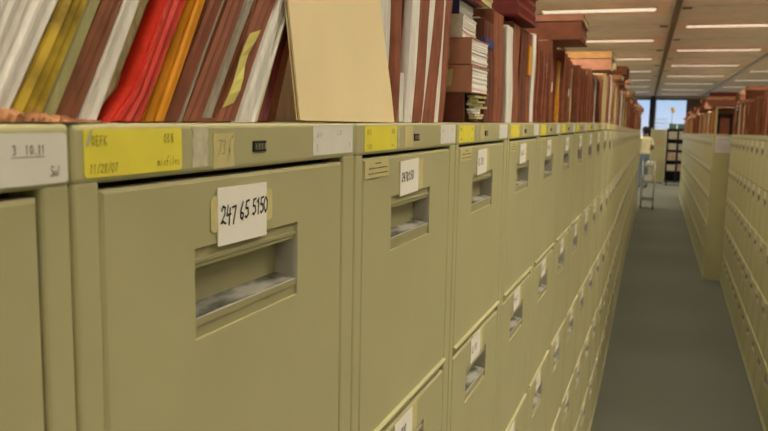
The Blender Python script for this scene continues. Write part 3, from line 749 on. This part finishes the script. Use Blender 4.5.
# black bookend and brown wallet at the near end of the right rear row
mb = MB()
mb.box(.50, .64, 8.905, 8.925, HCR, HCR + .22, C_BLACK, .003)
b0 = MB()
for (a, b, c, d) in ((.500, .528, 0, .222), (.622, .650, 0, .222), (.500, .650, .190, .222)): b0.box(a, b, 8.900, 9.06, HCR + c, HCR + d, C_BLACK, .003)
o = b0.build('file_stand'); tag(o, 'black open-fronted file stand at the end of the right rear row', 'file stand')
put_file(make_file('wallet', .060, .16, .28, C_BROWN, P_CREAM, 951), Matrix.Translation((.40, 8.90, HCR + .302 + .060)) @ Matrix.Rotation(-PI / 2, 4, 'X') @ Matrix.Translation((.28, 0, 0)), 'rust brown wallet lying flat above the black file stand', 'folder', None)
put_file(make_file('folder', .040, .16, .28, C_PINK, P_CREAM, 952), Matrix.Translation((.38, 8.90, HCR + .364 + .040)) @ Matrix.Rotation(-PI / 2, 4, 'X') @ Matrix.Translation((.28, 0, 0)), 'pink brown folder topmost above the black file stand', 'folder', None)
parts = make_file('wallet', .088, .180, .14, C_BROWN, P_CREAM, 940)
r = put_file(parts, Matrix.Translation((.531, 8.91, HCR)) @ Matrix.Rotation(-PI / 2, 4, 'Z'), 'rust brown wallet inside the black file stand', 'folder', None)
for (x_, t, cm, h, lab) in ((.478, .020, C_TAN, .30, 'tan folder left of the black file stand'),):
    put_file(make_file('folder', t, h, .16, cm, P_CREAM, 941), Matrix.Translation((x_, 8.91, HCR)) @ Matrix.Rotation(-PI / 2, 4, 'Z') @ Matrix.Translation((0, 0, 0)), lab + ' at the near end', 'folder', None)

# ------------------------------------------------------------------ room
CEIL = CZ + 1.30; YB, YF, XL_, XR_ = -4.0, 28.8, -7.0, 8.0
GA = 0.0255             # the building grid is turned slightly from the cabinet rows
mb = MB(); mb.quad((XL_, YB, 0), (XR_, YB, 0), (XR_, YF, 0), (XL_, YF, 0), M_CARPET); struct('floor', mb)
mb = MB(); mb.box(XL_, XR_, YB, YF, CEIL, CEIL + .05, M_CEIL); struct('ceiling', mb)
mb = MB(); mb.box(XL_ - .1, XL_, YB, YF, 0, CEIL, M_WALL); struct('wall_left', mb)
mb = MB(); mb.box(XR_, XR_ + .1, YB, YF, 0, CEIL, M_WALL); struct('wall_right', mb)
mb = MB(); mb.box(XL_, XR_, YB - .1, YB, 0, CEIL, M_WALL); struct('wall_back', mb)
# far wall with a band of windows
WS, WT = 0.95, 2.80
mb = MB(); mb.box(XL_, XR_, YF, YF + .15, 0, WS, M_WALL); mb.box(XL_, XR_, YF, YF + .15, WT, CEIL, M_WALL)
mb.box(XL_, -6.4, YF, YF + .15, WS, WT, M_WALL); mb.box(0.62, 1.35, YF, YF + .15, WS, WT, MATS['ceiling beam']); mb.box(7.2, XR_, YF, YF + .15, WS, WT, M_WALL)
struct('wall_far', mb)
edges = [(-6.4, -5.0), (-4.9, -3.5), (-3.4, -2.0), (-1.92, -0.60), (-0.46, 0.62), (1.35, 2.75), (2.85, 4.25), (4.35, 5.75), (5.85, 7.2)]
for k, (a, b) in enumerate(edges):
    mb = MB(); mb.box(a, b, YF + .07, YF + .08, WS, WT, M_GLASS); w = struct('window_%d' % (k + 1), mb)
    fb = MB()
    for (p, q, r, s_) in ((a, a + .04, WS, WT), (b - .04, b, WS, WT), (a, b, WS, WS + .05), (a, b, WT - .05, WT)): fb.box(p, q, YF + .03, YF + .12, r, s_, M_CREAMFRAME if p == a and q < a + .05 else M_FRAME)
    fb.build('window_frame', w)
mb = MB(); k = 0
for (a, b), (c, d) in zip(edges[:-1], edges[1:]):
    if c - b < .3:
        mb = MB(); mb.box(b, c, YF - .05, YF + .15, 0.0, CEIL, M_FRAME); k += 1; struct('trim_%d' % k, mb)
# ceiling grid
RG = Matrix.Rotation(GA, 4, 'Z')
def G_(u, v, z=0): return RG @ Vector((u, v, z))
def clampv(u, lo, hi):
    return lo, hi
for i, (u, wd, hh, m) in enumerate([(.237, .055, .05, M_CEIL2), (1.782, .04, .03, M_TRACK), (-1.308, .03, .03, M_CEIL2), (3.33, .055, .05, M_CEIL2), (-2.85, .055, .05, M_CEIL2), (4.87, .03, .03, M_CEIL2), (-4.4, .03, .03, M_CEIL2)]):
    mb = MB(); mb.box(u - wd / 2, u + wd / 2, -3.9, 28.6, CEIL - hh, CEIL, m)
    struct('trim_%d' % (20 + i), mb, rot=(0, 0, GA))
PITCH = 2.85
v = -3.0 + .1; ribs = []
k = 0
mb = MB()
for q in range(23):
    v_ = -3.57 + q * PITCH / 2 + .69
    mb.box(-6.2, 7.0, v_ - .02, v_ + .02, CEIL - .006, CEIL, M_CEIL3)
struct('trim_40', mb, rot=(0, 0, GA))
PANEL = MB()
def fixture(u, v, label):
    PANEL.box(u - .72, u + .72, v - .40, v + .40, CEIL - .004, CEIL - .0002, M_CEILW)
    p = G_(u, v)
    t = thing('ceiling_light', label, 'ceiling light', (p.x, p.y, CEIL), (0, 0, GA), 'recessed tube lights')
    mb = MB(); w_, l_ = .13, .60; d = .016
    for (a, b, c, e) in ((-l_, l_, -w_, -w_ + .012), (-l_, l_, w_ - .012, w_), (-l_, -l_ + .012, -w_, w_), (l_ - .012, l_, -w_, w_)): mb.box(a, b, c, e, -d, -.0005, M_CEIL3)
    mb.build('light_frame', t)
    mb = MB(); mb.box(-l_ + .012, l_ - .012, -w_ + .012, w_ - .012, -d + .006, -.004, M_LIGHT); mb.build('diffuser', t)
    for q in range(1):
        lb = MB()
        for j in range(1, 12): lb.box(-l_ + j * .1 - .0015, -l_ + j * .1 + .0015, -w_ + .012, w_ - .012, -d, -d + .006, M_CEIL3)
        lb.build('louvre', t)
    ld = bpy.data.lights.new('tube', 'AREA'); ld.shape = 'RECTANGLE'; ld.size = 1.1; ld.size_y = .13; ld.energy = LP * (1.08 if v < 4.5 else .80); ld.color = (1.0, .895, .69); ld.spread = math.radians(140)
    lo = bpy.data.objects.new('tube_lamp', ld); C.objects.link(lo); lo.parent = t; lo.location = (0, 0, -d - .004)
LP = 26.5
cols = [(-5.18, 0), (-3.64, 1), (-2.09, 0), (-.56, 1), (.985, 0), (2.53, 1), (4.07, 0), (5.62, 1)]
cname = ['fourth column left of the aisle', 'third column left of the aisle', 'second column left of the aisle', 'column left of the ceiling beam', 'column right of the ceiling beam', 'second column right of the beam', 'third column right of the beam', 'fourth column right of the beam']
for ci, (u, off) in enumerate(cols):
    for r in range(-4, 7):
        v = 8.60 + r * PITCH - (0 if off else -PITCH / 2 + .0) - (0 if off else PITCH) + (0 if off else PITCH)
        if v < -3.0 or v > 27.6: continue
        pp = G_(u, v)
        if abs(pp.x) > 6.9: continue
        fixture(u, v, 'recessed white tube light, %s from the camera end, %s' % (ordinal(r + 5), cname[ci]))
struct('trim_41', PANEL, rot=(0, 0, GA))
for r in range(0, 4):
    for (u, off, sd) in ((.335, 0, 'right'), (.135, PITCH / 2, 'left')):
        p = G_(u, 8.60 + r * PITCH + off); t = MB()
        t.box(-.05, .05, -.05, .05, -.008, -.0003, M_CEIL2, .002)
        for j in range(4): t.box(-.04, .04, -.036 + j * .02, -.024 + j * .02, -.012, -.008, M_FRAME)
        o = t.build('ceiling_vent', None, (p.x, p.y, CEIL)); o.rotation_euler = (0, 0, GA); tag(o, 'small dark square ceiling vent %s of the beam, %s from the camera' % (sd, ordinal(r + 1)), 'vent', 'ceiling vents')

# ------------------------------------------------------------------ far end of the aisle
t = thing('bookcase', 'dark steel bookcase holding pale boxes at the end of the aisle', 'bookcase', (.42, 24.6, 0))
X0, X1, Yd, Hb = -.40, .50, .36, 1.72
for x_ in (X0, X0 + .30, X0 + .60, X1):
    mb = MB(); mb.box(x_ - .02, x_ + .02, 0, Yd, .10, Hb, M_DARKSTEEL, .002); mb.build('upright', t)
SHZ = (.10, .42, .74, 1.06, 1.38, 1.70)
for z in SHZ:
    mb = MB(); mb.box(X0, X1, 0, Yd, z, z + .03, M_DARKSTEEL, .002); mb.build('shelf', t)
mb = MB(); mb.box(X0, X1, Yd - .01, Yd, .1, Hb, M_DARKSTEEL); mb.build('back_panel', t)
for x_ in (X0 + .05, X1 - .05):
    for y_ in (.05, Yd - .05):
        mb = MB(); mb.tube([(x_ - .015, y_, .05), (x_ + .015, y_, .05)], .05, C_BLACK, 12); mb.box(x_ - .02, x_ + .02, y_ - .02, y_ + .02, .05, .10, M_DARKSTEEL); mb.build('caster', t)
rr = random.Random(21)
for si, z in enumerate(SHZ[1:5]):
    for k in range(3):
        mb = MB(); w_ = .235; x_ = .42 + X0 + .035 + k * .30; h = rr.uniform(.17, .24)
        m = rr.choice([M_BOX, M_BOX2, M_BOX])
        mb.box(x_, x_ + w_, 24.61, 24.61 + .28, z + .0305, z + .03 + h, m, .004); mb.box(x_ - .004, x_ + w_ + .004, 24.606, 24.61 + .284, z + .03 + h - .05, z + .032 + h, m, .003)
        tag(mb.build('archive_box'), 'pale archive box, %s from left on the bookcase %s shelf up' % (ordinal(k + 1), ordinal(si + 2)), 'box', 'boxes on the bookcase')
for k, (x_, m, lab) in enumerate(((.05, M_GREENB, 'left green grey box on top of the dark bookcase'), (.29, M_GREENB, 'right green grey box on top of the dark bookcase'))):
    mb = MB(); mb.box(x_, x_ + .21, 24.62, 24.9, 1.7305, 1.86, m, .006); mb.box(x_ - .005, x_ + .215, 24.615, 24.905, 1.82, 1.875, m, .004); tag(mb.build('storage_box'), lab, 'box')
# amber lamp-like object on a thin stand behind
mb = MB(); mb.box(.06, .16, 24.70, 24.80, 1.8755, 1.89, M_FRAME, .003); mb.tube([(.11, 24.75, 1.89), (.11, 24.75, 2.22)], .006, M_FRAME, 8)
o = mb.build('desk_flag_stand'); o.name = 'trophy_stand'; tag(o, 'thin stand with an amber and green emblem on a bookcase box', 'ornament')
mb = MB(); mb.raw([(.05, 24.745, 2.38), (.15, 24.745, 2.36), (.19, 24.745, 2.25), (.13, 24.745, 2.19), (.07, 24.745, 2.24), (.05, 24.755, 2.38), (.15, 24.755, 2.36), (.19, 24.755, 2.25), (.13, 24.755, 2.19), (.07, 24.755, 2.24)], [(0, 1, 2, 3, 4), (9, 8, 7, 6, 5)] + [(i, (i + 1) % 5, 5 + (i + 1) % 5, 5 + i) for i in range(5)], mat('amber green emblem', (190, 130, 40), .6, col2=(70, 90, 50), scale=12))
mb.build('emblem', o)
# partition and wire basket
mb = MB(); mb.box(-.46, -.02, 25.6, 25.66, .02, 1.70, M_PARTITION, .006)
t = thing('partition_screen', 'cream fabric partition screen left of the dark bookcase', 'partition', (0, 0, 0)); mb.build('panel', t)
for x_ in (-.46, -.02):
    mb = MB(); mb.box(x_ - .02, x_ + .02, 25.59, 25.67, 0, 1.73, M_CREAMFRAME, .004); mb.build('post', t)
for x_ in (-.36, -.12):
    mb = MB(); mb.box(x_ - .03, x_ + .03, 25.4, 25.86, 0, .02, M_DARKSTEEL, .004); mb.build('foot', t)
mb = MB(); vs = [(-.24 + .05 * math.cos(2 * PI * k / 24), 25.597 - .006 * q, 1.27 + .05 * math.sin(2 * PI * k / 24)) for q in (0, 1) for k in range(24)]
mb.raw(vs, [tuple(range(24)), tuple(range(47, 23, -1))] + [(k, (k + 1) % 24, 24 + (k + 1) % 24, 24 + k) for k in range(24)], mat('orange pink disc', (236, 150, 110), .6, .05))
tag(mb.build('round_sticker'), 'round orange pink sticker on the cream partition', 'sticker')
mb = MB()
for z in (1.76, 1.90, 2.03):
    mb.tube([(-.40, 25.58, z), (-.02, 25.58, z), (-.02, 25.72, z), (-.40, 25.72, z), (-.40, 25.58, z)], .006, M_STEEL, 6)
for k in range(5):
    x_ = -.40 + k * .095
    for y_ in (25.58, 25.72): mb.tube([(x_, y_, 1.735), (x_, y_, 2.03)], .0045, M_STEEL, 6)
tag(mb.build('wire_basket'), 'thin wire basket on top of the cream partition', 'basket')

# trolley in the aisle
t = thing('trolley', 'pale steel trolley standing in the aisle before the person', 'trolley', (-.31, 16.75, 0))
tx, ty = .12, .22
for sx in (-1, 1):
    for sy in (-1, 1):
        mb = MB(); mb.tube([(sx * tx, sy * ty, .10), (sx * tx, sy * ty, 1.0)], .011, M_STEEL, 8); mb.build('post', t)
        mb = MB(); mb.tube([(sx * tx - .012, sy * ty, .05), (sx * tx + .012, sy * ty, .05)], .05, C_BLACK, 12); mb.box(sx * tx - .016, sx * tx + .016, sy * ty - .012, sy * ty + .012, .05, .105, M_STEEL); mb.build('caster', t)
for z in (.18, .55, .88):
    mb = MB(); mb.box(-tx, tx, -ty, ty, z, z + .012, M_STEEL, .002)
    for (a, b, c, d) in ((-tx, tx, -ty, -ty + .01), (-tx, tx, ty - .01, ty), (-tx, -tx + .01, -ty, ty), (tx - .01, tx, -ty, ty)): mb.box(a, b, c, d, z + .01, z + .05, M_STEEL)
    mb.build('tray', t)
mb = MB(); mb.tube([(tx, -ty, 1.0), (tx, ty, 1.0)], .011, M_STEEL, 8); mb.tube([(-tx, -ty, 1.0), (-tx, ty, 1.0)], .011, M_STEEL, 8); mb.build('rail', t)
for (z, lab, h) in ((.9425, 'white papers stacked on the top tray of the trolley', .10), (.6125, 'white papers stacked on the middle tray of the trolley', .14)):
    mb = MB(); slab(mb, 16.60, 16.86, -.235, -.385, z - .05 + h, P_WHITE, lambda q, z_: 0, 6, 4, .004, .003, 3, z0=z - .05 + .0005); tag(mb.build('paper_stack'), lab, 'papers')

# ------------------------------------------------------------------ person
def skin(name, pts, edges_, m, parent=None, lev=2):
    me = bpy.data.meshes.new(name); me.from_pydata([p[0] for p in pts], edges_, [])
    o = bpy.data.objects.new(name, me); C.objects.link(o); me.materials.append(m)
    o.modifiers.new('skin', 'SKIN'); sv = me.skin_vertices
    if not sv: bpy.context.view_layer.objects.active = o
    for i, p in enumerate(pts):
        r = p[1]; o.data.skin_vertices[0].data[i].radius = r if isinstance(r, tuple) else (r, r)
    o.data.skin_vertices[0].data[0].use_root = True
    s_ = o.modifiers.new('sub', 'SUBSURF'); s_.levels = lev; s_.render_levels = lev
    if parent is not None: o.parent = parent
    return o
def bake(o):
    dg = bpy.context.evaluated_depsgraph_get(); me = bpy.data.meshes.new_from_object(o.evaluated_get(dg)); o.modifiers.clear(); o.data = me
    for p in me.polygons: p.use_smooth = True
    return o
pr = thing('person', 'person in cream shirt and grey blue trousers standing beyond the left row', 'person', (-.56, 22.50, 0), (0, 0, math.radians(35)))
# local: faces +y, left is -x
pts = [((0, 0, .95), (.15, .105)), ((0, -.005, 1.12), (.14, .10)), ((0, .0, 1.30), (.165, .11)), ((0, -.005, 1.42), (.13, .085)), ((0, .01, 1.50), .055), ((0, .03, 1.60), (.075, .09)), ((0, .03, 1.70), (.07, .088)),
       ((-.18, 0, 1.41), .058), ((-.235, -.03, 1.15), .046), ((-.15, .20, 1.10), .034), ((-.11, .26, 1.12), .028),
       ((.18, 0, 1.41), .058), ((.245, -.03, 1.15), .046), ((.15, .20, 1.10), .034), ((.11, .26, 1.12), .028),
       ((-.095, 0, .86), .088), ((-.105, .015, .50), .058), ((-.11, -.015, .10), .040), ((-.12, .11, .035), .035),
       ((.095, 0, .86), .088), ((.105, .015, .50), .058), ((.11, -.015, .10), .040), ((.12, .11, .035), .035)]
ed = [(0, 1), (1, 2), (2, 3), (3, 4), (4, 5), (5, 6), (3, 7), (7, 8), (8, 9), (9, 10), (3, 11), (11, 12), (12, 13), (13, 14), (0, 15), (15, 16), (16, 17), (17, 18), (0, 19), (19, 20), (20, 21), (21, 22)]
body = bake(skin('body', pts, ed, M_SKIN, pr))
me = body.data; me.materials.append(M_SHIRT); me.materials.append(M_TROUSER); me.materials.append(M_SHOE)
for p in me.polygons:
    c = p.center
    if c.z < .085: p.material_index = 3
    elif c.z < 1.0 and c.y < .14: p.material_index = 2
    elif c.z < 1.475 and (abs(c.x) < .175 or c.z > 1.24) and c.y < .12: p.material_index = 1
def ball(mb, c, r, m, n=12):
    bm = bmesh.new(); bmesh.ops.create_uvsphere(bm, u_segments=n, v_segments=n - 2, radius=1)
    mb.raw([(c[0] + v.co.x * r[0], c[1] + v.co.y * r[1], c[2] + v.co.z * r[2]) for v in bm.verts], [[v.index for v in f.verts] for f in bm.faces], m, True); bm.free()
mb = MB(); ball(mb, (0, .012, 1.685), (.086, .102, .085), M_HAIR, 16); ball(mb, (0, -.02, 1.64), (.080, .080, .09), M_HAIR, 14); mb.build('hair', pr)
mb = MB()
for s_ in (-1, 1):
    ball(mb, (s_ * .032, .112, 1.635), (.012, .010, .008), M_EYE, 8); ball(mb, (s_ * .032, .120, 1.635), (.005, .004, .005), M_HAIR, 8); ball(mb, (s_ * .082, .02, 1.625), (.012, .022, .030), M_SKIN, 8)
ball(mb, (0, .125, 1.605), (.013, .020, .022), M_SKIN, 8); ball(mb, (0, .112, 1.565), (.024, .010, .007), M_WINEM if False else C_PINK, 8)
mb.build('face', pr)
for s_ in (-1, 1):
    mb = MB(); w0 = Vector((s_ * .11, .26, 1.12)); dr = Vector((-s_ * .25, .95, .12)).normalized(); sd = Vector((0, -.12, 1)).normalized()
    mb.tube([w0, w0 + dr * .04, w0 + dr * .085], [.026, .034, .030], M_SKIN, 10)
    for k, ln in enumerate((.065, .075, .070, .055)):
        b = w0 + dr * .083 + sd * (.024 - k * .016); cu = Vector((-s_ * 1.0, .15, 0)).normalized()
        mb.tube([b, b + dr * ln * .4, b + dr * ln * .65 + cu * ln * .3, b + dr * ln * .6 + cu * ln * .62], [.0095, .009, .008, .006], M_SKIN, 8)
    b = w0 + dr * .03 + sd * .024; mb.tube([b, b + dr * .03 + sd * .022 - Vector((s_, 0, 0)) * .01, b + dr * .055 + sd * .026 - Vector((s_, 0, 0)) * .025], [.011, .010, .007], M_SKIN, 8)
    mb.build('hand', pr)
ld = bpy.data.lights.new('ground bounce fill', 'AREA'); ld.shape = 'RECTANGLE'; ld.size = 13; ld.size_y = 2.0; ld.energy = 620; ld.color = (.72, .86, 1.0)  # added unseen lamp outside below the sill, cool fill meant for the far ceiling
lo = bpy.data.objects.new('bounce_fill', ld); C.objects.link(lo); lo.location = (0.5, YF + 2.4, 0.2); lo.rotation_euler = (math.radians(90 + 50), 0, 0)
# ------------------------------------------------------------------ world and camera
wd = bpy.data.worlds.new('sky'); bpy.context.scene.world = wd; wd.use_nodes = True
bg = wd.node_tree.nodes['Background']
tc = wd.node_tree.nodes.new('ShaderNodeTexCoord'); sx = wd.node_tree.nodes.new('ShaderNodeSeparateXYZ'); rp = wd.node_tree.nodes.new('ShaderNodeValToRGB')
rp.color_ramp.elements[0].position = 0.0; rp.color_ramp.elements[0].color = rgb(226, 232, 244); rp.color_ramp.elements[1].position = .08; rp.color_ramp.elements[1].color = rgb(150, 196, 240)
wd.node_tree.links.new(tc.outputs['Generated'], sx.inputs[0]); wd.node_tree.links.new(sx.outputs['Z'], rp.inputs['Fac']); wd.node_tree.links.new(rp.outputs['Color'], bg.inputs['Color'])
bg.inputs['Strength'].default_value = 1.0

cam = bpy.data.cameras.new('camera'); co = bpy.data.objects.new('camera', cam); C.objects.link(co)
cam.sensor_width = 36; cam.lens = 753.2 / 768 * 36; cam.dof.use_dof = True; cam.dof.focus_distance = 0.78; cam.dof.aperture_fstop = 14.0; cam.clip_start = .01; cam.clip_end = 100
R = Vector((0.936477, 0.349943, 0.023448)); U = Vector((-0.062948, 0.101932, 0.992798)); F = Vector((-0.345033, 0.931209, -0.117485))
M = Matrix((R, U, -F)).transposed().to_4x4(); M.translation = Vector((0, 0, CZ)); co.matrix_world = M
bpy.context.scene.camera = co
vs_ = bpy.context.scene.view_settings; vs_.view_transform = 'Standard'; vs_.look = 'None'; vs_.exposure = 0.0
